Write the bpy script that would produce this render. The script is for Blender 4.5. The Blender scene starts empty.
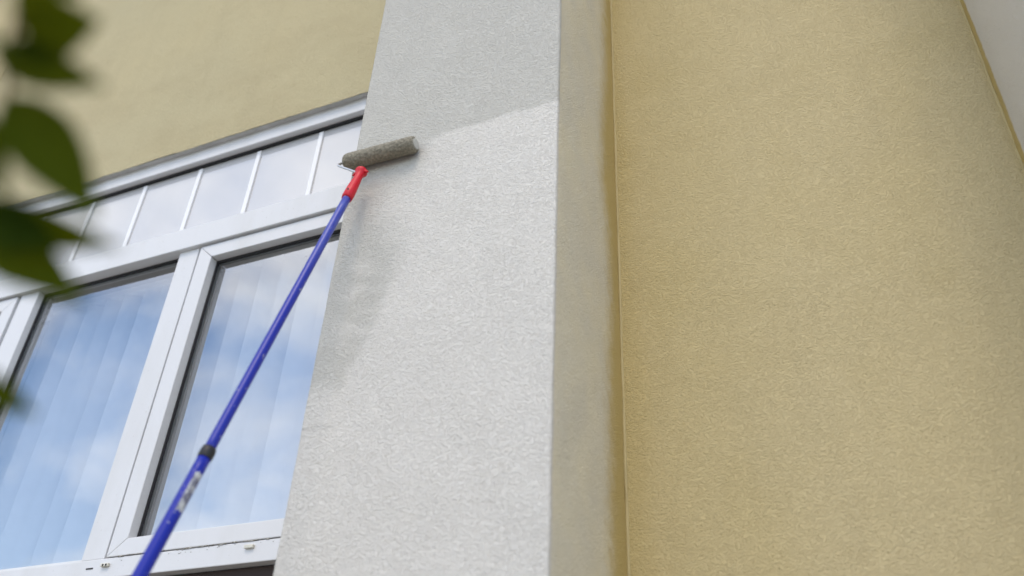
import bpy, bmesh, math, random
from mathutils import Vector, Matrix, noise
random.seed(7)
S = bpy.context.scene
COL = S.collection
H = 1.6                                   # camera height above the ground

# ------------------------------------------------------------------ camera
# rows: facade direction (+X), into the wall (+Y), up (+Z) in lens coordinates (right, down, forward)
RX = Vector((0.91489184, -0.19674989, -0.35250874))
RY = Vector((0.40131756, 0.53796528, 0.74130801))
RZ = Vector((0.04378519, -0.8196846, 0.57113923))
FPX = 887.0
cd = bpy.data.cameras.new('camera')
cam = bpy.data.objects.new('camera', cd); COL.objects.link(cam)
M3 = Matrix(((RX.x, -RX.y, -RX.z), (RY.x, -RY.y, -RY.z), (RZ.x, -RZ.y, -RZ.z)))
cam.matrix_world = Matrix.Translation((0, 0, H)) @ M3.to_4x4()
cd.sensor_width = 36; cd.lens = 36 * FPX / 1024
cd.clip_start = 0.02; cd.clip_end = 3000
cd.dof.use_dof = True; cd.dof.focus_distance = 2.85; cd.dof.aperture_fstop = 1.7
S.camera = cam

def ray(x, y):
    v = Vector((x - 512, y - 288, FPX)) / FPX
    return Vector((RX.dot(v), RY.dot(v), RZ.dot(v)))
def at(x, y, d):                          # point seen at a pixel, at depth d in front of the lens
    p = ray(x, y) * d; p.z += H; return p
def onY(x, y, Y):                         # point seen at a pixel, on a plane parallel to the facade
    r = ray(x, y); p = r * (Y / r.y); p.z += H; return p

# ------------------------------------------------------------------ sky and sun
W = bpy.data.worlds.new('World'); S.world = W; W.use_nodes = True
nt = W.node_tree; nt.nodes.clear()
SUN_EL, SUN_AZ = math.radians(55), math.radians(166)      # azimuth clockwise from +Y
out = nt.nodes.new('ShaderNodeOutputWorld'); bg = nt.nodes.new('ShaderNodeBackground')
sky = nt.nodes.new('ShaderNodeTexSky'); sky.sky_type = 'NISHITA'; sky.sun_disc = False
sky.sun_elevation = SUN_EL; sky.sun_rotation = SUN_AZ; sky.dust_density = 0.4; sky.ozone_density = 3.0
tc = nt.nodes.new('ShaderNodeTexCoord'); mp = nt.nodes.new('ShaderNodeMapping')
mp.inputs['Location'].default_value = (0.71, 6.49, -4.82); mp.inputs['Scale'].default_value = (1, 1, 1.7)
nz = nt.nodes.new('ShaderNodeTexNoise'); nz.inputs['Scale'].default_value = 1.9; nz.inputs['Detail'].default_value = 9
nz.inputs['Roughness'].default_value = 0.56; nz.inputs['Distortion'].default_value = 0.3
cr = nt.nodes.new('ShaderNodeValToRGB'); cr.color_ramp.elements[0].position = 0.435; cr.color_ramp.elements[1].position = 0.67
nz2 = nt.nodes.new('ShaderNodeTexNoise'); nz2.inputs['Scale'].default_value = 4.0; nz2.inputs['Detail'].default_value = 6
cr2 = nt.nodes.new('ShaderNodeValToRGB')
cr2.color_ramp.elements[0].position = 0.35; cr2.color_ramp.elements[0].color = (6.8, 6.7, 6.6, 1)
cr2.color_ramp.elements[1].position = 0.7; cr2.color_ramp.elements[1].color = (9.8, 9.5, 9.1, 1)
mx = nt.nodes.new('ShaderNodeMixRGB')
L = nt.links.new
L(tc.outputs['Generated'], mp.inputs[0]); L(mp.outputs[0], nz.inputs['Vector']); L(mp.outputs[0], nz2.inputs['Vector'])
L(nz.outputs[0], cr.inputs[0]); L(nz2.outputs[0], cr2.inputs[0])
L(cr.outputs[0], mx.inputs[0]); L(sky.outputs[0], mx.inputs[1]); L(cr2.outputs[0], mx.inputs[2])
L(mx.outputs[0], bg.inputs[0]); bg.inputs[1].default_value = 0.15; L(bg.outputs[0], out.inputs[0])

sl = bpy.data.lights.new('sun', 'SUN'); so = bpy.data.objects.new('sun', sl); COL.objects.link(so)
sl.energy = 0.8; sl.angle = math.radians(24); sl.color = (1, 0.84, 0.64)
sd = Vector((math.sin(SUN_AZ) * math.cos(SUN_EL), math.cos(SUN_AZ) * math.cos(SUN_EL), math.sin(SUN_EL)))
so.rotation_euler = sd.to_track_quat('Z', 'Y').to_euler(); so.location = sd * 20
S.view_settings.view_transform = 'Standard'; S.view_settings.look = 'None'
S.view_settings.exposure = 0.82; S.view_settings.gamma = 1; S.view_settings.use_curve_mapping = False
S.cycles.use_denoising = True; S.cycles.denoising_input_passes = 'RGB_ALBEDO_NORMAL'; S.cycles.denoising_prefilter = 'ACCURATE'; S.cycles.use_adaptive_sampling = False; S.cycles.sample_clamp_indirect = 4; S.cycles.max_bounces = 10; S.cycles.transparent_max_bounces = 16

# ------------------------------------------------------------------ materials
def mat(name):
    m = bpy.data.materials.new(name); m.use_nodes = True
    n = m.node_tree; b = n.nodes['Principled BSDF']
    return m, n, b
def N(n, t, **kw):
    x = n.nodes.new(t)
    for k, v in kw.items():
        if k in x.inputs.keys(): x.inputs[k].default_value = v
        else: setattr(x, k, v)
    return x
def ramp(n, src, p0, p1, c0=(0, 0, 0, 1), c1=(1, 1, 1, 1)):
    r = n.nodes.new('ShaderNodeValToRGB'); e = r.color_ramp.elements
    e[0].position = p0; e[1].position = p1; e[0].color = c0; e[1].color = c1
    n.links.new(src, r.inputs[0]); return r.outputs[0]
def mixc(n, f, a, b, mode='MIX'):
    x = n.nodes.new('ShaderNodeMixRGB'); x.blend_type = mode
    for i, v in enumerate((f, a, b)):
        if hasattr(v, 'node'): n.links.new(v, x.inputs[i])
        elif i == 0: x.inputs[0].default_value = v
        else: x.inputs[i].default_value = (*v, 1)
    return x.outputs[0]
def mul(n, a, b, op='MULTIPLY'):
    x = n.nodes.new('ShaderNodeMath'); x.operation = op
    for i, v in enumerate((a, b)):
        if hasattr(v, 'node'): n.links.new(v, x.inputs[i])
        else: x.inputs[i].default_value = v
    return x.outputs[0]

def attr(n, name):
    a = n.nodes.new('ShaderNodeAttribute'); a.attribute_name = name; return a.outputs['Fac']

def stucco(name, base, build):
    """rough painted render; build(n, coords) returns the colour socket"""
    m, n, b = mat(name)
    t = n.nodes.new('ShaderNodeTexCoord'); o = t.outputs['Object']
    sc = n.nodes.new('ShaderNodeMapping'); sc.inputs['Scale'].default_value = (0.62, 0.62, 1.0); n.links.new(o, sc.inputs[0])
    g1 = N(n, 'ShaderNodeTexNoise', Scale=310.0, Detail=3.0, Roughness=0.6); n.links.new(sc.outputs[0], g1.inputs['Vector'])
    g2 = N(n, 'ShaderNodeTexNoise', Scale=16.0, Detail=3.0); n.links.new(o, g2.inputs['Vector'])
    amp = ramp(n, g2.outputs[0], 0.3, 0.7, (0.82,) * 3 + (1,), (1,) * 3 + (1,))
    g3 = N(n, 'ShaderNodeTexNoise', Scale=190.0, Detail=2.0); n.links.new(sc.outputs[0], g3.inputs['Vector'])
    hgt = mul(n, mul(n, ramp(n, g1.outputs[0], 0.30, 0.56), amp), mul(n, ramp(n, g3.outputs[0], 0.32, 0.52), 0.3), 'ADD')
    bp = N(n, 'ShaderNodeBump', Strength=0.9, Distance=0.0023); n.links.new(hgt, bp.inputs['Height'])
    n.links.new(bp.outputs[0], b.inputs['Normal'])
    c = build(n, o)
    # relief shading of the render painted in: pits darkened in the colour
    pit2 = ramp(n, g1.outputs[0], 0.28, 0.41, (0.50, 0.47, 0.42, 1), (1, 1, 1, 1))
    c = mixc(n, 0.25, c, pit2, 'MULTIPLY')
    n.links.new(c, b.inputs['Base Color'])
    rg = N(n, 'ShaderNodeMapRange'); rg.inputs['To Min'].default_value = 0.88; rg.inputs['To Max'].default_value = 0.78     # the fresh coat is still damp
    n.links.new(attr(n, 'coat'), rg.inputs['Value']); n.links.new(rg.outputs[0], b.inputs['Roughness']); b.inputs['Specular IOR Level'].default_value = 0.14
    return m
def blot(n, o, scale, lo, hi, stretch=(1, 1, 1), detail=4.0):
    mp_ = n.nodes.new('ShaderNodeMapping'); mp_.inputs['Scale'].default_value = stretch; n.links.new(o, mp_.inputs[0])
    g = N(n, 'ShaderNodeTexNoise', Scale=scale, Detail=detail, Roughness=0.6); n.links.new(mp_.outputs[0], g.inputs['Vector'])
    return ramp(n, g.outputs[0], lo, hi)

GREY = (0.735, 0.70, 0.63); GREY1 = (0.575, 0.553, 0.49); OCHRE = (0.57, 0.44, 0.18); YEL = (0.60, 0.50, 0.285)
def col_grey(n, o):
    c = mixc(n, attr(n, 'coat'), GREY1, GREY)
    c = mixc(n, mul(n, blot(n, o, 5.0, 0.42, 0.7), 0.12), c, (0.60, 0.59, 0.55))
    c = mixc(n, attr(n, 'thin'), c, (0.80, 0.725, 0.53))
    c = mixc(n, attr(n, 'ochre'), c, OCHRE)
    return mixc(n, attr(n, 'crack'), c, (0.30, 0.29, 0.27))
def col_yellow(n, o):
    c = mixc(n, mul(n, blot(n, o, 2.2, 0.35, 0.7), 0.3), YEL, (0.545, 0.46, 0.275))
    c = mixc(n, mul(n, blot(n, o, 3.0, 0.5, 0.75, (0.5, 1, 1.4)), 0.25), c, (0.51, 0.415, 0.22))
    c = mixc(n, mul(n, attr(n, 'pale'), 0.75), c, (0.545, 0.485, 0.305))
    c = mixc(n, mul(n, mul(n, attr(n, 'pale'), blot(n, o, 3.0, 0.47, 0.68, (0.6, 1, 1.4))), 0.45), c, (0.48, 0.40, 0.235))
    c = mixc(n, mul(n, blot(n, o, 2.0, 0.5, 0.72, (4, 4, 0.35)), 0.16), c, (0.44, 0.37, 0.22))      # faint rain runs
    return mixc(n, attr(n, 'ochre'), c, (0.53, 0.42, 0.185))
M_GREY = stucco('grey_painted_render', GREY, col_grey)
M_YEL = stucco('yellow_painted_render', YEL, col_yellow)
M_CEM = stucco('bare_cement_render', None, lambda n, o: mixc(n, blot(n, o, 9, 0.4, 0.65), (0.72, 0.72, 0.70), (0.58, 0.58, 0.56)))

def plain(name, c, rough=0.5, spec=0.5, var=0.0, vscale=20, metal=0, c2=None):
    m, n, b = mat(name)
    b.inputs['Roughness'].default_value = rough; b.inputs['Specular IOR Level'].default_value = spec; b.inputs['Metallic'].default_value = metal
    t = n.nodes.new('ShaderNodeTexCoord')
    f = blot(n, t.outputs['Object'], vscale, 0.4, 0.7)
    d = c2 or tuple(v * 0.75 for v in c)
    n.links.new(mixc(n, mul(n, f, var), c, d), b.inputs['Base Color'])
    return m
def upvc():
    m, n, b = mat('white_plastic_frame')
    t = n.nodes.new('ShaderNodeTexCoord'); o = t.outputs['Object']
    c = mixc(n, mul(n, blot(n, o, 6, 0.45, 0.75, (1, 1, 0.3)), 0.35), (0.69, 0.69, 0.69), (0.54, 0.53, 0.49))
    c = mixc(n, mul(n, blot(n, o, 90, 0.66, 0.74), 0.5), c, (0.42, 0.40, 0.35))
    n.links.new(c, b.inputs['Base Color']); b.inputs['Roughness'].default_value = 0.38
    return m
M_UPVC = upvc()
M_CAP = plain('yellowed_plastic_cap', (0.70, 0.68, 0.58), 0.5, 0.5, 0.5, 60)
M_GASK = plain('black_rubber_gasket', (0.028, 0.028, 0.030), 0.8, 0.3)
M_DIRT = plain('dirt_in_joint', (0.22, 0.20, 0.16), 0.9, 0.1, 1.0, 120, c2=(0.62, 0.60, 0.56))
M_BROWN = plain('dark_brown_wood', (0.030, 0.013, 0.007), 0.6, 0.4, 0.8, 14)
M_ROOM = plain('room_wall', (0.34, 0.32, 0.29), 0.9)
M_BLIND = plain('white_blind_fabric', (0.82, 0.82, 0.84), 0.9, 0.2, 0.2)
M_OPAL = plain('white_opal_glass', (0.56, 0.555, 0.555), 0.03, 1.0, 0.15, 5)
M_OPAL.node_tree.nodes['Principled BSDF'].inputs['IOR'].default_value = 1.75
M_BAR = plain('bright_white_bar', (0.86, 0.86, 0.86), 0.4)
M_HEAD = plain('white_headrail', (0.88, 0.88, 0.88), 0.5)
M_BLACK = plain('black_plastic', (0.009, 0.009, 0.010), 0.5)
M_RED = plain('red_plastic', (0.60, 0.010, 0.022), 0.4, 0.35, 0.25, 40)
M_STEEL = plain('steel_wire', (0.55, 0.55, 0.56), 0.35, 0.5, 0.4, 50, 0.9)
M_BARK = plain('young_bark', (0.12, 0.075, 0.035), 0.9, 0.1, 0.7, 40)
M_PAVE = plain('concrete_ground', (0.32, 0.305, 0.28), 0.9, 0.2, 0.6, 2.5)
M_ROOF = plain('zinc_coping', (0.30, 0.31, 0.32), 0.5, 0.5, 0.4, 8, 0.5)

def glass_mat():
    m = bpy.data.materials.new('window_glass'); m.use_nodes = True; n = m.node_tree; n.nodes.clear()
    o = n.nodes.new('ShaderNodeOutputMaterial'); mxs = n.nodes.new('ShaderNodeMixShader')
    lw = N(n, 'ShaderNodeLayerWeight', Blend=0.5)          # Schlick reflectance of coated double glazing
    pw = n.nodes.new('ShaderNodeMath'); pw.operation = 'POWER'; n.links.new(lw.outputs['Facing'], pw.inputs[0]); pw.inputs[1].default_value = 5
    fr = n.nodes.new('ShaderNodeMath'); fr.operation = 'MULTIPLY_ADD'; n.links.new(pw.outputs[0], fr.inputs[0]); fr.inputs[1].default_value = 0.55; fr.inputs[2].default_value = 0.45
    tr = N(n, 'ShaderNodeBsdfTransparent'); gl = N(n, 'ShaderNodeBsdfGlossy', Roughness=0.0)
    tr.inputs[0].default_value = (0.95, 0.97, 0.97, 1)
    t = n.nodes.new('ShaderNodeTexCoord'); g = N(n, 'ShaderNodeTexNoise', Scale=1.6, Detail=1.0); n.links.new(t.outputs['Object'], g.inputs['Vector'])
    bp = N(n, 'ShaderNodeBump', Strength=0.25, Distance=0.01); n.links.new(g.outputs[0], bp.inputs['Height'])
    n.links.new(bp.outputs[0], gl.inputs['Normal'])
    n.links.new(fr.outputs[0], mxs.inputs[0]); n.links.new(tr.outputs[0], mxs.inputs[1]); n.links.new(gl.outputs[0], mxs.inputs[2])
    n.links.new(mxs.outputs[0], o.inputs[0]); return m
M_GLASS = glass_mat()

def leaf_mat():
    m, n, b = mat('green_leaf')
    t = n.nodes.new('ShaderNodeTexCoord'); o = t.outputs['Object']
    c = mixc(n, blot(n, o, 18, 0.35, 0.7), (0.015, 0.034, 0.001), (0.038, 0.062, 0.002))
    n.links.new(c, b.inputs['Base Color']); b.inputs['Roughness'].default_value = 0.6; b.inputs['Specular IOR Level'].default_value = 0.04
    tr = n.nodes.new('ShaderNodeBsdfTranslucent'); tr.inputs[0].default_value = (0.15, 0.165, 0.003, 1)
    ms = n.nodes.new('ShaderNodeMixShader'); ms.inputs[0].default_value = 0.3
    oo = n.nodes['Material Output']
    n.links.new(b.outputs[0], ms.inputs[1]); n.links.new(tr.outputs[0], ms.inputs[2]); n.links.new(ms.outputs[0], oo.inputs[0])
    return m
M_LEAF = leaf_mat()

def pole_mat(name, z0, z1, spec):
    m, n, b = mat(name); b.inputs['Specular IOR Level'].default_value = spec
    t = n.nodes.new('ShaderNodeTexCoord'); o = t.outputs['Object']
    z = n.nodes.new('ShaderNodeSeparateXYZ'); n.links.new(o, z.inputs[0])
    worn = ramp(n, z.outputs[2], z0, z1)     # streaky paler blue grows towards the roller end (object z runs up the tube)
    f = mul(n, worn, blot(n, o, 60, 0.35, 0.75, (1, 1, 0.12), 6.0))
    c = mixc(n, mul(n, f, 0.55), (0.006, 0.018, 0.31), (0.22, 0.27, 0.54))
    c = mixc(n, mul(n, blot(n, o, 85, 0.655, 0.68), 0.7), c, (0.45, 0.45, 0.47))
    n.links.new(c, b.inputs['Base Color']); b.inputs['Roughness'].default_value = 0.33
    return m
def label_mat():
    m, n, b = mat('worn_silver_label')
    t = n.nodes.new('ShaderNodeTexCoord'); o = t.outputs['Object']
    c = mixc(n, blot(n, o, 55, 0.42, 0.56), (0.50, 0.51, 0.50), (0.14, 0.14, 0.19))
    c = mixc(n, mul(n, blot(n, o, 30, 0.55, 0.65), 0.7), c, (0.38, 0.37, 0.33))
    n.links.new(c, b.inputs['Base Color']); b.inputs['Roughness'].default_value = 0.5
    return m
def nap_mat():
    m, n, b = mat('paint_soaked_nap')
    t = n.nodes.new('ShaderNodeTexCoord'); o = t.outputs['Object']
    g = N(n, 'ShaderNodeTexNoise', Scale=190.0, Detail=4.0); n.links.new(o, g.inputs['Vector'])
    bp = N(n, 'ShaderNodeBump', Strength=1.0, Distance=0.004); n.links.new(g.outputs[0], bp.inputs['Height']); n.links.new(bp.outputs[0], b.inputs['Normal'])
    c = mixc(n, blot(n, o, 130, 0.40, 0.62), (0.30, 0.27, 0.20), (0.185, 0.165, 0.118))
    n.links.new(c, b.inputs['Base Color']); b.inputs['Roughness'].default_value = 0.8
    return m

# ------------------------------------------------------------------ mesh helpers
def link(name, me, parent=None, m=None, smooth=False):
    o = bpy.data.objects.new(name, me); COL.objects.link(o)
    if m: me.materials.append(m)
    if parent: o.parent = parent
    if smooth:
        for p in me.polygons: p.use_smooth = True
    return o
def fin(bm, name, m, parent=None, smooth=False):
    bmesh.ops.recalc_face_normals(bm, faces=bm.faces[:])
    me = bpy.data.meshes.new(name); bm.to_mesh(me); bm.free()
    return link(name, me, parent, m, smooth)
def prism(bm, pts, y0, y1):               # polygon in X,Z extruded along Y
    a = [bm.verts.new((x, y0, z)) for x, z in pts]; b = [bm.verts.new((x, y1, z)) for x, z in pts]
    k = len(pts); bm.faces.new(a); bm.faces.new(b[::-1])
    for i in range(k): bm.faces.new((a[i], b[i], b[(i + 1) % k], a[(i + 1) % k]))
def boxm(bm, x0, x1, y0, y1, z0, z1): prism(bm, [(x0, z0), (x1, z0), (x1, z1), (x0, z1)], y0, y1)
def bev(bm, w, seg=2): bmesh.ops.bevel(bm, geom=bm.edges[:], offset=w, segments=seg, affect='EDGES', profile=0.6)
def box(name, m, parent, x0, x1, y0, y1, z0, z1, b=0.0):
    bm = bmesh.new(); boxm(bm, x0, x1, y0, y1, z0, z1)
    bmesh.ops.recalc_face_normals(bm, faces=bm.faces[:])
    if b: bev(bm, b)
    return fin(bm, name, m, parent)
def tube(bm, pts, rad, seg=14, cap=True):
    rings = []
    pts = [Vector(p) for p in pts]; prev = None
    for i, p in enumerate(pts):
        d = (pts[min(i + 1, len(pts) - 1)] - pts[max(i - 1, 0)]).normalized()
        u = d.orthogonal().normalized() if prev is None else (prev - d * prev.dot(d)).normalized()
        prev = u; v = d.cross(u); r = rad[i] if isinstance(rad, (list, tuple)) else rad
        rings.append([bm.verts.new(p + (u * math.cos(a) + v * math.sin(a)) * r) for a in [2 * math.pi * k / seg for k in range(seg)]])
    for a, b in zip(rings, rings[1:]):
        for k in range(seg): bm.faces.new((a[k], a[(k + 1) % seg], b[(k + 1) % seg], b[k]))
    if cap: bm.faces.new(rings[0][::-1]); bm.faces.new(rings[-1])
def smooth_path(pts, n=6):                # Catmull-Rom
    P = [Vector(p) for p in pts]; out_ = []
    for i in range(len(P) - 1):
        a, b, c, d = P[max(i - 1, 0)], P[i], P[i + 1], P[min(i + 2, len(P) - 1)]
        for k in range(n):
            t = k / n
            out_.append(0.5 * ((2 * b) + (c - a) * t + (2 * a - 5 * b + 4 * c - d) * t * t + (3 * b - a - 3 * c + d) * t ** 3))
    out_.append(P[-1]); return out_
def fbm(x, y, z=0.0, o=3): return noise.fractal(Vector((x, y, z)), 1.0, 2.0, o)
def sstep(a, b, x):
    t = max(0.0, min(1.0, (x - a) / (b - a))); return t * t * (3 - 2 * t)
def sheet(name, m, parent, section, zs, masks, rough=0.0011, edge=None):
    """render skin: a plan section (x, y, nx, ny) carried up through the heights zs"""
    verts, faces, vals = [], [], {k: [] for k in masks}
    nS = len(section)
    for j, z in enumerate(zs):
        for (x, y, nx, ny) in section:
            d = rough * (noise.noise(Vector((x * 95, y * 95, z * 120))) + 1.6 * noise.noise(Vector((x * 9, y * 9, z * 7))))
            zz = z + (edge(x, j) if edge else 0)
            verts.append((x + nx * d, y + ny * d, zz))
            for k, f in masks.items(): vals[k].append(f(x, y, zz))
    for j in range(len(zs) - 1):
        for i in range(nS - 1):
            a = j * nS + i; faces.append((a, a + 1, a + nS + 1, a + nS))
    me = bpy.data.meshes.new(name); me.from_pydata(verts, [], faces); me.update()
    for k, v in vals.items():
        at_ = me.attributes.new(k, 'FLOAT', 'POINT'); at_.data.foreach_set('value', v)
    return link(name, me, parent, m, True)
def spread(a, b, st):
    n = max(1, int(round(abs(b - a) / st))); return [a + (b - a) * i / n for i in range(n + 1)]
def tag(o, label=None, cat=None, group=None, kind=None):
    for k, v in (('label', label), ('category', cat), ('group', group), ('kind', kind)):
        if v: o[k] = v
    return o
def empty(name, loc=(0, 0, 0)):
    e = bpy.data.objects.new(name, None); COL.objects.link(e); e.location = loc; e.empty_display_size = 0.1; return e

# ------------------------------------------------------------------ ground
bm = bmesh.new(); v = [bm.verts.new(p) for p in ((-800, -800, 0), (800, -800, 0), (800, 800, 0), (-800, 800, 0))]; bm.faces.new(v)
tag(fin(bm, 'ground', M_PAVE), kind='structure')

# ------------------------------------------------------------------ the house
house = tag(empty('rendered_house', (0, 2.3, 0)),
            'yellow rendered house wall with grey pilasters and white plastic window', 'house')
YW, YP = 2.12, 1.60                       # wall face, pilaster face
XL, XR = -1.3155, -0.6505                 # pilaster sides
XC = 0.478                                # right-hand corner of the yellow bay
TOP = 7.6

def section(pts, r, st):
    """plan polyline with corners of radius r, sampled every st; outward normals on its left-hand side when walking +X"""
    P = [Vector((a, b)) for a, b in pts]; line = [P[0]]
    for i in range(1, len(P) - 1):
        d0 = (P[i - 1] - P[i]).normalized(); d1 = (P[i + 1] - P[i]).normalized()
        a, c = P[i] + d0 * r, P[i] + d1 * r
        line += [a, (a + c) / 2 * 0.5 + P[i] * 0.5 if r > 0.004 else (a + c + 2 * P[i]) / 4, c]
    line.append(P[-1]); o = []
    for a, b in zip(line, line[1:]):
        d = (b - a); nx, ny = d.y, -d.x; l = math.hypot(nx, ny)
        ss = spread(0, 1, st / max(d.length, 1e-6))
        for t in ss[:-1]: o.append((*(a + d * t), nx / l, ny / l))
    o.append((*line[-1], nx / l, ny / l)); return o

# --- masks of the paint on the pilaster (heights are above the ground)
def coat(x, y, z):
    if y > YP + 0.03: return 0.4
    zr = z - H
    n1 = fbm(x * 7, z * 7, 3.1); n2 = fbm(x * 40, z * 40, 7.7, 2); n3 = fbm(x * 2.5, z * 2.5, 1.3)
    # the roller has worked up to a level line; above it only the first coat
    top = 1.845 + 0.007 * n2 + 0.008 * n1
    up = 1 - sstep(top - 0.006, top + 0.006, zr)
    if x < -1.02: up *= 1 - sstep(1.60 + 0.05 * n1, 1.86, zr) * sstep(-1.02, -1.10, x)
    # left part not yet covered: its edge runs down and out towards the left arris
    n4 = fbm(x * 3.2 + 4, z * 3.2, 6.1)
    xe = -1.10 + 0.10 * n4 + 0.02 * n1 + 0.012 * n2 - 0.24 * max(0.0, 1.27 - zr + 0.05 * n1) ** 0.9
    sf = 0.035 + 0.08 * sstep(1.25, 1.45, zr)
    left = sstep(xe - sf, xe + sf * 0.8, x)
    streak = 0.6 * sstep(-0.25, 0.45, fbm(x * 6 + z * 5, z * 11, 9.0)) * (0.45 + 0.55 * sstep(1.7, 1.3, zr)) * sstep(1.05, 1.2, zr)
    low = sstep(1.10, 0.98, zr + 0.05 * n1)
    left = max(left, low, streak * sstep(-1.32, -1.2, x))
    return max(0.0, min(1.0, up * left * (0.93 + 0.14 * n3)))
def ochre_p(x, y, z):                      # old colour left where the roller did not reach the inner corner
    if x < XR - 0.02 or y < YP + 0.1: return 0.0
    zr = z - H
    n1 = fbm(1.0, z * 2.2, 5.0); n2 = fbm(y * 30, z * 30, 2.0, 2)
    w = 0.085 + 0.035 * n1 + 0.02 * n2 + 0.055 * math.exp(-((zr - 1.95) / 0.22) ** 2) + 0.04 * sstep(1.5, 0.9, zr)
    return sstep(w + 0.075, w - 0.06, YW - y)
def side_tint_p(x, y, z):  # warmer, lighter tint over the side face next to the yellow bay
    if x < XR - 0.004 or y < YP + 0.012: return 0.0
    return min(1.0, 0.75 + 0.3 * fbm(y * 6, z * 5, 4.0))
def crack(x, y, z):
    if y > YP + 0.02: return 0.0
    zr = z - H; zc = 0.938 - 0.012 * (x + 1.33) + 0.0015 * fbm(x * 20, 1, 1)
    return 0.28 * sstep(0.0045, 0.001, abs(zr - zc)) * sstep(-1.17, -1.24, x)
def pilaster(x0, x1, yf, name, masks, z_fine):
    zf0, zf1 = z_fine
    sec = section([(x0, YW + 0.02), (x0, yf), (x1, yf), (x1, YW + 0.02)], 0.005, 0.006)
    zs = [0.0] + spread(zf0, zf1, 0.006) + [TOP]
    sk = sheet(name, M_GREY, house, sec, zs, masks)
    bm = bmesh.new(); boxm(bm, x0 + 0.012, x1 - 0.012, yf + 0.012, YW + 0.3, 0.002, TOP - 0.003)
    fin(bm, name + '_core', M_CEM, sk)
    return sk
p1 = pilaster(XL, XR, YP, 'pilaster', dict(coat=coat, ochre=ochre_p, thin=side_tint_p, crack=crack), (1.85, 5.1))
p1['label'] = 'grey pilaster half covered with a fresh paler coat'
def ochre_r(x, y, z):
    if y < YP + 0.1 or x > XC + 0.05: return 0.0
    w = 0.045 + 0.010 * fbm(1.0, z * 3, 8.0) + 0.006 * fbm(y * 40, z * 40, 2.0, 2)
    return sstep(w + 0.008, w - 0.008, YW - y)
p2 = pilaster(XC, XC + 0.665, YP - 0.03, 'pilaster', dict(coat=lambda x, y, z: 0.9, ochre=ochre_r), (3.0, 4.4))
p2['label'] = 'plain grey pilaster beyond the yellow bay'

# --- yellow bay between the pilasters
def ochre_y(x, y, z):
    n1 = fbm(x * 9, z * 2.0, 6.0)
    a = sstep(0.20 + 0.06 * n1, -0.06, x - XR) * 0.95
    a = max(a, 0.42 * sstep(0.62, 0.0, x - XR) + 0.12 * sstep(0.05, 0.5, fbm(x * 3, z * 2, 2.2)))
    b = sstep(0.030 + 0.012 * n1, 0.004, XC - x) * 0.35
    return max(0, min(1, max(a, b)))
flat = lambda a, b, st, y=YW: [(x, y, 0, -1) for x in spread(a, b, st)]
sheet('wall', M_YEL, house, flat(XR - 0.01, XC + 0.01, 0.008), [0.0] + spread(1.85, 4.9, 0.008) + [TOP], dict(ochre=ochre_y))
box('wall_core', M_CEM, house, XR - 0.02, XC + 0.02, YW + 0.012, YW + 0.3, 0.002, TOP - 0.003)
# bead of filler run down both inner corners
def bead(x, y, r, z0, z1):
    bm = bmesh.new(); pts = [(x + 0.0012 * fbm(1, z * 6), y + 0.0012 * fbm(4, z * 6), z) for z in spread(z0, z1, 0.04)]
    tube(bm, pts, [r * (1 + 0.35 * fbm(2, z * 9)) for (_, _, z) in pts], 8)
    return fin(bm, 'corner_filler', M_BEAD, house, True)
M_BEAD = plain('ochre_filler_bead', (0.50, 0.41, 0.21), 0.8, 0.2, 0.5, 12)
bead(XR + 0.003, YW + 0.001, 0.0042, 0.01, TOP - 0.01); bead(XC - 0.002, YW + 0.001, 0.004, 0.01, TOP - 0.01)

# --- wall over and round the window
WX0, WX1, WZ0, WZ1 = -4.55, -1.45, H + 0.826, H + 2.838
sheet('wall', M_YEL, house, flat(WX0 - 0.05, XL + 0.01, 0.012), spread(WZ1, 6.3, 0.012) + [TOP], dict(pale=lambda x, y, z: 0.85 + 0.3 * fbm(x, z)),
      edge=lambda x, j: (0.006 * fbm(x * 5, 2) + 0.0035 * fbm(x * 30, 5)) if j == 0 else 0)
box('wall_core', M_CEM, house, WX0 - 0.06, XL + 0.02, YW + 0.008, YW + 0.3, WZ1 + 0.007, TOP - 0.003)
box('wall', M_YEL, house, WX1, XL + 0.01, YW, YW + 0.3, 0.0, WZ1 - 0.004)
box('wall', M_YEL, house, WX0 - 0.055, WX1 - 0.003, YW + 0.05, YW + 0.30, 0.0, WZ0 - 0.45)
box('wall', M_YEL, house, -7.0, WX0 - 0.058, YW, YW + 0.3, 0.0, TOP)
box('wall', M_YEL, house, XC + 0.6, 4.6, YW, YW + 0.3, 0.0, TOP)
box('coping', M_ROOF, house, -7.05, 4.65, YP - 0.10, YW + 3.6, TOP, TOP + 0.12, 0.01)
box('apron_panel', M_BROWN, house, WX0 - 0.05, WX1 - 0.003, YW + 0.06, YW + 0.10, WZ0 - 0.448, WZ0 - 0.002)
# room behind
RY0, RY1, RZ0, RZ1 = YW + 0.30, YW + 3.4, 1.5, 4.75
for nm, a in (('room_floor', (-5.4, -0.9, RY0 - 0.02, RY1, RZ0 - 0.1, RZ0)), ('room_ceiling', (-5.4, -0.9, RY0 - 0.02, RY1, RZ1, RZ1 + 0.1)),
              ('room_wall', (-5.5, -5.4, RY0 - 0.02, RY1, RZ0, RZ1)), ('room_wall', (-0.9, -0.8, RY0 - 0.02, RY1, RZ0, RZ1)),
              ('room_wall', (-5.5, -0.8, RY1, RY1 + 0.1, RZ0 - 0.1, RZ1 + 0.1))):
    box(nm, M_ROOM, house, *a)
box('room_wall', M_ROOM, house, -5.39, WX0 - 0.02, RY0 + 0.001, RY0 + 0.03, RZ0, RZ1)
box('room_wall', M_ROOM, house, WX1 + 0.02, -0.91, RY0 + 0.001, RY0 + 0.03, RZ0, RZ1)
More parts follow.
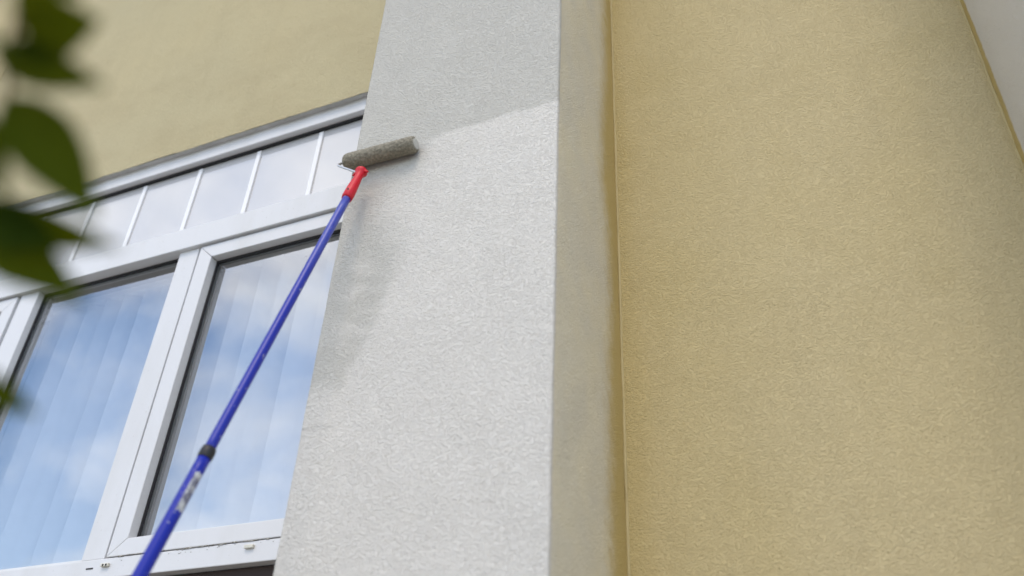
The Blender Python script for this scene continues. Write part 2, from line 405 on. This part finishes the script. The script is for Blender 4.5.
box('inner_sill', M_UPVC, house, WX0 + 0.01, WX1 - 0.01, YW + 0.115, YW + 0.48, H + 0.80, H + 0.832, 0.004)

# --- the window: fixed frame, bars and panes (house > window > piece)
FY, GY = 2.15, 2.192                      # frame face, glass
def zb(a, b): return H + a, H + b
win = box('window', M_UPVC, house, WX0, WX1, FY, FY + 0.075, *zb(2.770, 2.862), b=0.004)      # head rail carries the rest
win['label'] = 'white plastic window with panes over and between casements'
def rail(name, x0, x1, z0, z1, y0=FY, y1=FY + 0.07, m=M_UPVC, b=0.0035): return box(name, m, win, x0, x1, y0, y1, H + z0, H + z1, b)
rail('side_rail', WX0, WX0 + 0.075, 0.897, 2.769); rail('side_rail', WX1 - 0.075, WX1, 0.897, 2.769)
TX0, TX1 = WX0 + 0.076, WX1 - 0.076
rail('transom_bar', TX0, TX1, 2.215, 2.330, FY - 0.020, FY + 0.072)
rail('bottom_rail', WX0, WX1, 0.828, 0.896, FY - 0.004, FY + 0.09)
rail('mullion', -2.590, -2.486, 0.897, 2.2145); rail('mullion', -3.525, -3.412, 0.897, 2.2145)
rail('pane_bead', -3.411, -2.591, 0.897, 0.906, FY + 0.008, FY + 0.06, b=0.002)
def clear_mat():
    m = bpy.data.materials.new('clear_glass_edge'); m.use_nodes = True; n = m.node_tree; n.nodes.clear()
    o = n.nodes.new('ShaderNodeOutputMaterial'); t = n.nodes.new('ShaderNodeBsdfTransparent'); t.inputs[0].default_value = (0.97, 0.98, 0.98, 1); n.links.new(t.outputs[0], o.inputs[0]); return m
M_CLEAR = clear_mat()
def pane(parent, x0, x1, z0, z1):          # the coating sits on the outer face
    o = box('pane', M_GLASS, parent, x0, x1, GY, GY + 0.006, H + z0, H + z1); o.data.materials.append(M_CLEAR)
    for p in o.data.polygons:
        if p.normal.y > -0.9: p.material_index = 1
    return o
def opal(parent, x0, x1, z0, z1): return box('pane', M_OPAL, parent, x0, x1, GY, GY + 0.024, H + z0, H + z1)
def gasket(parent, x0, x1, z0, z1, t=0.005, tt=0.010):
    y0, y1 = GY - 0.012, GY - 0.001
    bm = bmesh.new()
    boxm(bm, x0, x1, y0, y1, H + z1 - tt, H + z1); boxm(bm, x0, x1, y0, y1, H + z0, H + z0 + 0.005)
    boxm(bm, x0, x0 + t, y0, y1, H + z0 + 0.0052, H + z1 - tt - 0.0002); boxm(bm, x1 - t, x1, y0, y1, H + z0 + 0.0052, H + z1 - tt - 0.0002)
    return fin(bm, 'gasket', M_GASK, parent)
bars = [-1.67 - 0.3345 * k for k in range(9)]
edges = [TX1] + bars + [TX0]
for a, b in zip(edges[1:], edges): opal(win, a + 0.001, b - 0.001, 2.331, 2.769)
for x in bars: rail('glazing_bar', x - 0.011, x + 0.011, 2.331, 2.752, GY - 0.0075, GY - 0.0005, M_BAR, b=0.002)
bm = bmesh.new(); boxm(bm, TX0, TX1, GY - 0.014, GY - 0.001, H + 2.759, H + 2.7695); fin(bm, 'gasket', M_GASK, win)
pane(win, -3.411, -2.591, 0.906, 2.2145); gasket(win, -3.411, -2.591, 0.906, 2.2145)
# drain caps, joint dirt and the keep on the mullion
def cap(x, z, w=0.034, h=0.011, hole=False):
    c = rail('drain_cap', x - w / 2, x + w / 2, z - h / 2, z + h / 2, FY - 0.014, FY - 0.0045, M_CAP, 0.002)
    c['label'] = 'small drain cap on the bottom rail'
cap(-1.871, 0.877); cap(-2.461, 0.871)
rail('drain_slot', -2.548, -2.518, 0.864, 0.868, FY - 0.006, FY - 0.003, M_GASK, 0)
for x in (-2.466, -2.452): rail('drain_slot', x - 0.003, x + 0.003, 0.867, 0.873, FY - 0.0155, FY - 0.0135, M_GASK, 0)
rail('keep', -2.556, -2.530, 2.222, 2.231, FY - 0.007, FY - 0.0005, M_STEEL, 0.002)

# --- opening casements (house > casement > piece)
def casement(x0, x1, label):
    z0, z1, w, SY = 0.8985, 2.208, 0.074, FY - 0.006
    i0, i1, j0, j1 = x0 + w, x1 - w, z0 + 0.060, z1 - 0.066
    polys = [[(x0, z0), (i0, j0), (i0, j1), (x0, z1)], [(x1, z0), (x1, z1), (i1, j1), (i1, j0)],
             [(x0, z1), (i0, j1), (i1, j1), (x1, z1)], [(x0, z0), (x1, z0), (i1, j0), (i0, j0)]]
    root = None
    for nm, p in zip(('stile', 'stile', 'top_rail', 'bottom_rail'), polys):
        cx = sum(q[0] for q in p) / 4; cz = sum(q[1] for q in p) / 4
        bm = bmesh.new(); prism(bm, [(x + (0.0006 if x < cx else -0.0006), H + z + (0.0006 if z < cz else -0.0006)) for x, z in p], SY, SY + 0.068)
        bmesh.ops.recalc_face_normals(bm, faces=bm.faces[:]); bev(bm, 0.0028)
        if root is None:
            root = fin(bm, 'casement', M_UPVC, house); root['label'] = label
        else: fin(bm, nm, M_UPVC, root)
    pane(root, i0 - 0.008, i1 + 0.008, j0 - 0.008, j1 + 0.008); gasket(root, i0, i1, j0, j1)
    bm = bmesh.new(); boxm(bm, x0 - 0.009, x0 + 0.002, SY + 0.05, SY + 0.07, H + z0, H + z1 + 0.002); boxm(bm, x0 + 0.003, x1, SY + 0.05, SY + 0.07, H + z1 - 0.001, H + z1 + 0.006)
    fin(bm, 'seal', M_GASK, root)
    # grime caught in the joint under the sash
    bm = bmesh.new()
    for k in range(34):
        a = random.uniform(x0 + 0.02, x1 - 0.05); l = random.uniform(0.004, 0.03)
        h = random.uniform(0.001, 0.0026); zc = z0 - 0.001 + random.uniform(-0.0015, 0.002)
        boxm(bm, a, a + l, FY - 0.0065 - 0.0002 * k / 60, FY - 0.003, H + zc - h / 2, H + zc + h / 2)
    for k in range(26):
        a = random.uniform(x0 + 0.05, x1 - 0.1); l = random.uniform(0.002, 0.007); zc = z0 - random.uniform(0.004, 0.016)
        boxm(bm, a, a + l, FY - 0.0052 - 0.0003 * k / 26, FY - 0.003, H + zc - 0.0008, H + zc + 0.0008)
    d = fin(bm, 'joint_grime', M_DIRT, root); d['kind'] = 'stuff'
casement(-2.472, -1.528, 'casement sash next to the pilaster')
casement(-4.472, -3.540, 'casement sash at the left edge')

# ------------------------------------------------------------------ blinds, lining and plants behind the glass
def blind(x0, x1, label):
    r = tag(empty('vertical_blind', ((x0 + x1) / 2, 2.33, H + 2.26)), label, 'blind', 'vertical blinds behind the glass')
    bm = bmesh.new(); boxm(bm, x0, x1, 2.305, 2.35, H + 2.206, H + 2.242); bev(bm, 0.004); fin(bm, 'headrail', M_HEAD, r)
    k = int((x1 - x0) / 0.112)
    for i in range(k):
        cx = x0 + 0.06 + i * 0.112 + random.uniform(-0.006, 0.006); a = math.radians(36 + random.uniform(-12, 12)); hw = 0.0635
        bm = bmesh.new(); ca, sa = math.cos(a), math.sin(a); row = []
        for t in (-1, -0.5, 0, 0.5, 1):
            bow = 0.006 * (1 - t * t)
            x = cx + t * hw * ca + bow * sa; y = 2.345 + t * hw * sa - bow * ca
            sway = random.uniform(-0.004, 0.004)
            row.append(((x, y, H + 2.205), (x + sway * 0.5, y, H + 0.845)))
        f = [[bm.verts.new(p) for p in pr] for pr in row]
        g = [[bm.verts.new(Vector(p) + Vector((-sa * 0.0008, ca * 0.0008, 0))) for p in pr] for pr in row]
        for q, s in zip(f, f[1:]): bm.faces.new((q[0], q[1], s[1], s[0]))
        for q, s in zip(g, g[1:]): bm.faces.new((q[0], s[0], s[1], q[1]))
        fin(bm, 'slat', M_BLIND, r, True)
    for c in r.children: c.matrix_parent_inverse = Matrix.Translation(-r.location)
blind(-3.50, -2.56, 'white vertical blind behind the fixed middle pane')
blind(-2.50, -1.50, 'white vertical blind behind the casement beside the pilaster')
blind(-4.50, -3.53, 'white vertical blind behind the casement at left edge')
def leaf_mesh(L, Wd, droop=0.15, fold=0.25, curl=0.0, nseg=12, point=1.0):
    verts, faces = [], []
    cs = (-1, -0.55, 0, 0.55, 1)
    for i in range(nseg + 1):
        t = i / nseg
        w = Wd / 2 * (math.sin(math.pi * min(1, t ** 0.82)) ** 0.85 if 0 < t < 1 else 0.0) * (1 - 0.25 * t * point)
        if i in (0, nseg): w = 0.0012
        zc = -droop * L * t * t
        for c in cs: verts.append((t * L, c * w + curl * L * t * (1 - t), zc + fold * abs(c) * w + 0.03 * w * math.sin(t * 20) * abs(c)))
    for i in range(nseg):
        for k in range(4):
            a = i * 5 + k; faces.append((a, a + 5, a + 6, a + 1))
    me = bpy.data.meshes.new('leaf'); me.from_pydata(verts, [], faces); me.update(); return me
random.seed(11)

# ------------------------------------------------------------------ the roller on its pole
roller = empty('paint_roller')
tag(roller, 'grey paint roller on a long blue pole with red grip', 'paint roller')
YA = YP - 0.0275
A = onY(346, 162.5, YA); B = onY(415.5, 144.0, YA)
ax = (B - A).normalized()
bm = bmesh.new(); rings = []; u = ax.orthogonal().normalized(); vv = ax.cross(u); Lr = (B - A).length; nr, ns = 90, 56
for i in range(nr + 1):
    t = i / nr; s = t * Lr; e = min(s, Lr - s); rr = 0.0255 * (0.80 + 0.20 * min(1, (e / 0.012)) ** 0.5)
    ring = []
    for k in range(ns):
        a = 2 * math.pi * k / ns; q = u * math.cos(a) + vv * math.sin(a)
        d = 0.0016 * noise.noise(Vector((s * 160, q.x * 4.5, q.z * 4.5))) + 0.0012 * noise.noise(Vector((s * 330, q.x * 12, q.z * 12)))
        ring.append(bm.verts.new(A + ax * s + q * (rr + d)))
    rings.append(ring)
for a, b in zip(rings, rings[1:]):
    for k in range(ns): bm.faces.new((a[k], a[(k + 1) % ns], b[(k + 1) % ns], b[k]))
bm.faces.new(rings[0][::-1]); bm.faces.new(rings[-1])
cover = fin(bm, 'roller_cover', nap_mat(), roller, True)
bm = bmesh.new(); tube(bm, [B - ax * 0.002, B + ax * 0.003, B + ax * 0.004], [0.0165, 0.0165, 0.012], 24)
fin(bm, 'end_cap', plain('grey_end_cap', (0.50, 0.48, 0.42), 0.7, 0.3, 0.5, 90), cover)
bm = bmesh.new(); tube(bm, [A + ax * 0.002, A - ax * 0.004, A - ax * 0.005], [0.0165, 0.0165, 0.012], 24); fin(bm, 'end_cap', bpy.data.materials['grey_end_cap'], cover)
GT = onY(361.5, 171.5, 1.548)                     # tip of the grip
PB = at(143, 570, 1.62)                           # a point low on the pole
pd = (PB - GT).normalized()
wire = smooth_path([A + ax * 0.03, A - ax * 0.006, A - ax * 0.010 + Vector((0, -0.008, -0.008)), A - ax * 0.010 + Vector((0.001, -0.020, -0.024)),
                    A - ax * 0.002 + Vector((0.002, -0.024, -0.036)), GT + Vector((-0.020, -0.001, 0.004)), GT + pd * 0.010], 7)
bm = bmesh.new(); tube(bm, wire, 0.0035, 10); fin(bm, 'wire_frame', M_STEEL, roller, True)
def along(pts, seg=24):
    bm = bmesh.new(); tube(bm, [GT + pd * s for s, r in pts], [r for s, r in pts], seg); return bm
grip = fin(along([(-0.012, 0.006), (-0.010, 0.0115), (-0.002, 0.0175), (0.004, 0.0185), (0.010, 0.0150), (0.020, 0.0122), (0.034, 0.0118), (0.060, 0.0138), (0.095, 0.0156), (0.126, 0.0160), (0.128, 0.0145), (0.136, 0.0145)]), 'grip', M_RED, roller, True)
# two stub wings that hook the bucket rim
for sgn in (-1, 1):
    side = (ax - pd * ax.dot(pd)).normalized() * sgn
    bm = bmesh.new(); tube(bm, [GT + pd * 0.004 + side * 0.010, GT + pd * 0.008 + side * 0.019, GT + pd * 0.012 + side * 0.0275], [0.009, 0.0058, 0.0015], 10)
    fin(bm, 'wing', M_RED, grip, True)
bm = bmesh.new(); tube(bm, [GT + pd * 0.107 + Vector((0.004, -0.0145, 0)), GT + pd * 0.107 + Vector((0.0045, -0.0168, 0))], 0.003, 10); fin(bm, 'grip_hole', M_BLACK, grip)
tt = (-GT.z) / pd.z                              # the butt of the pole stands on the ground
COLL = 0
for k in range(400):                              # collar where the photograph shows it
    s = 0.5 + k * 0.003; p = GT + pd * s - Vector((0, 0, H)); dd = RX * p.x + RY * p.y + RZ * p.z
    if 288 + FPX * dd.y / dd.z > 450: COLL = s; break
def pole_part(name, s0, s1, r, m, parent=roller, seg=28):
    Ln = s1 - s0; bm = bmesh.new()
    k = max(2, int(Ln / 0.05)); tube(bm, [(0, 0, Ln * i / k) for i in range(k + 1)], r, seg)
    o = fin(bm, name, m, parent, True)
    z = -pd; x = z.orthogonal().normalized(); y = z.cross(x)
    o.matrix_local = Matrix.Translation(GT + pd * s1) @ Matrix((x, y, z)).transposed().to_4x4()
    for p in o.data.polygons:
        if len(p.vertices) > 4: p.use_smooth = False
    return o
up_ = pole_part('upper_tube', 0.128, COLL + 0.03, 0.0117, pole_mat('blue_pole_pale_end', 0.45, 1.05, 0.4))
lo_ = pole_part('lower_tube', COLL + 0.004, tt - 0.004, 0.0140, pole_mat('blue_pole_clean', 5, 6, 0.3))
bm_pts = [(COLL - 0.006, 0.0125), (COLL - 0.005, 0.0146), (COLL + 0.002, 0.0158), (COLL + 0.016, 0.0160), (COLL + 0.018, 0.0150), (COLL + 0.022, 0.0148), (COLL + 0.0225, 0.0141)]
fin(along(bm_pts), 'locking_collar', M_BLACK, roller, True)
fin(along([(tt - 0.10, 0.0142), (tt - 0.098, 0.0155), (tt - 0.006, 0.0160), (tt - 0.003, 0.0150)]), 'butt_cap', M_BLACK, roller, True)
# sticker wrapped part-way round the lower tube
toc = (Vector((0, 0, H)) - (GT + pd * (COLL + 0.15))); toc = (toc - pd * toc.dot(pd)).normalized(); sid = pd.cross(toc).normalized()
bm = bmesh.new(); rows = []
for i in range(13):
    s = COLL + 0.060 + 0.090 * i / 12; row = []
    for k in range(11):
        a = math.radians(8 - 72 * k / 10); q = toc * math.cos(a) + sid * math.sin(a)
        row.append(bm.verts.new(GT + pd * (s + 0.003 * math.sin(k * 1.3) * (i in (0, 12))) + q * 0.01425))
    rows.append(row)
for a, b in zip(rows, rows[1:]):
    for k in range(10): bm.faces.new((a[k], a[k + 1], b[k + 1], b[k]))
stk = fin(bm, 'label_sticker', label_mat(), roller, True); stk['label'] = 'worn silver sticker on the pole'

# ------------------------------------------------------------------ young tree whose twig hangs into the view
tree = tag(empty('young_tree', (-1.55, -0.35, 0)), 'out of focus green leafy tree twig hanging at upper left', 'tree')
def adopt(o, par): o.parent = par; return o
bm = bmesh.new(); tp = smooth_path([(-1.55, -0.35, -0.02), (-1.53, -0.36, 0.7), (-1.57, -0.33, 1.5), (-1.52, -0.38, 2.3), (-1.56, -0.36, 3.1)], 6)
tube(bm, tp, [0.045 - 0.034 * i / (len(tp) - 1) for i in range(len(tp))], 14); trunk = fin(bm, 'trunk', M_BARK, tree, True)
tw = smooth_path([(-1.55, -0.345, 1.65), (-1.15, -0.12, 2.12), (-0.75, 0.08, 2.25), at(60, -110, 0.477), at(30, -35, 0.477), at(13, 50, 0.477), at(3, 118, 0.477), at(-15, 190, 0.485), at(-30, 280, 0.489), at(-38, 375, 0.494)], 6)
bm = bmesh.new(); tube(bm, tw, [0.0105 - 0.0098 * (i / (len(tw) - 1)) ** 0.28 for i in range(len(tw))], 10); twig = fin(bm, 'twig', M_BARK, tree, True)
def place_leaf(bpx, tpx, db, dt, wpx, roll=0.0, droop=0.12, fold=0.25, curl=0.0):
    a = at(*bpx, db); b = at(*tpx, dt); d = b - a; Ln = d.length
    me = leaf_mesh(Ln, wpx * (db + dt) / 2 / FPX, droop, fold, curl)
    o = link('leaf', me, twig, M_LEAF, True)
    x = d.normalized(); back = (Vector((0, 0, H)) - a).normalized(); z = (back - x * back.dot(x)).normalized(); y = z.cross(x)
    o.matrix_local = Matrix.Translation(a) @ Matrix((x, y, z)).transposed().to_4x4() @ Matrix.Rotation(roll, 4, 'X')
    return o
place_leaf((18, 20), (96, 22), 0.476, 0.455, 84, 0.3, .05)
place_leaf((22, -20), (78, -8), 0.476, 0.455, 40, -0.6, .05)
place_leaf((-6, 52), (100, 86), 0.476, 0.462, 54, 0.2, .05, curl=0.05)
place_leaf((10, 96), (96, 214), 0.476, 0.458, 78, -0.2, .06, curl=-0.05)
place_leaf((-25, 206), (116, 248), 0.484, 0.470, 54, 0.4, .04, curl=-0.02)
place_leaf((-30, 220), (82, 298), 0.484, 0.466, 70, -0.2, .05, curl=-0.08)
place_leaf((-22, 110), (6, 198), 0.476, 0.466, 34, 0.3, .05)
place_leaf((-38, 370), (34, 414), 0.492, 0.484, 36, 0.2, .05)
place_leaf((-28, 18), (12, 60), 0.476, 0.430, 40, 2.2, .05)
place_leaf((-20, 214), (60, 246), 0.480, 0.470, 62, 0.0, .05)
place_leaf((16, 40), (50, 64), 0.476, 0.470, 24, 0.1, .05)
# crown out of the frame: many leaves round the stem
bm = bmesh.new(); lv = leaf_mesh(0.075, 0.036)
for k in range(520):
    while True:
        p = Vector((random.gauss(0, .36), random.gauss(0, .36), random.gauss(0, .45)))
        q = Vector((-1.6, -0.42, 2.65)) + p
        if q.x < -0.85 and q.y < 0.22 and 1.7 < q.z < 3.9: break
    mt = Matrix.Translation(q) @ Matrix.Rotation(random.uniform(0, 6.28), 4, 'Z') @ Matrix.Rotation(random.uniform(-.3, 1.1), 4, 'Y') @ Matrix.Rotation(random.uniform(-.6, .6), 4, 'X') @ Matrix.Scale(random.uniform(.7, 1.25), 4)
    vs = [bm.verts.new(mt @ v.co) for v in lv.vertices]
    for f in lv.polygons: bm.faces.new([vs[i] for i in f.vertices])
me = bpy.data.meshes.new('crown'); bm.to_mesh(me); bm.free(); crown = link('crown', me, tree, M_LEAF, True); crown['kind'] = 'stuff'
bm = bmesh.new()
for k in range(16):
    a = k * 2.4; z = 1.75 + k * 0.085; b0 = Vector((-1.55, -0.36, z)); d = Vector((math.cos(a) - 0.25, math.sin(a) - 0.3, 0.75)).normalized() * random.uniform(.35, .6)
    if (b0 + d).x > -0.85 or (b0 + d).y > 0.2: continue
    tube(bm, smooth_path([b0, b0 + d * .5 + Vector((0, 0, -.03)), b0 + d], 4), [0.009, .0085, .008, .007, .006, .005, .004, .003, .002], 7)
fin(bm, 'branches', M_BARK, tree, True)

# meshes of house and tree were modelled in world metres: cancel the parent's base point
bpy.context.view_layer.update()
for root in (house, tree):
    for c in root.children: c.matrix_parent_inverse = Matrix.Translation(-root.location)
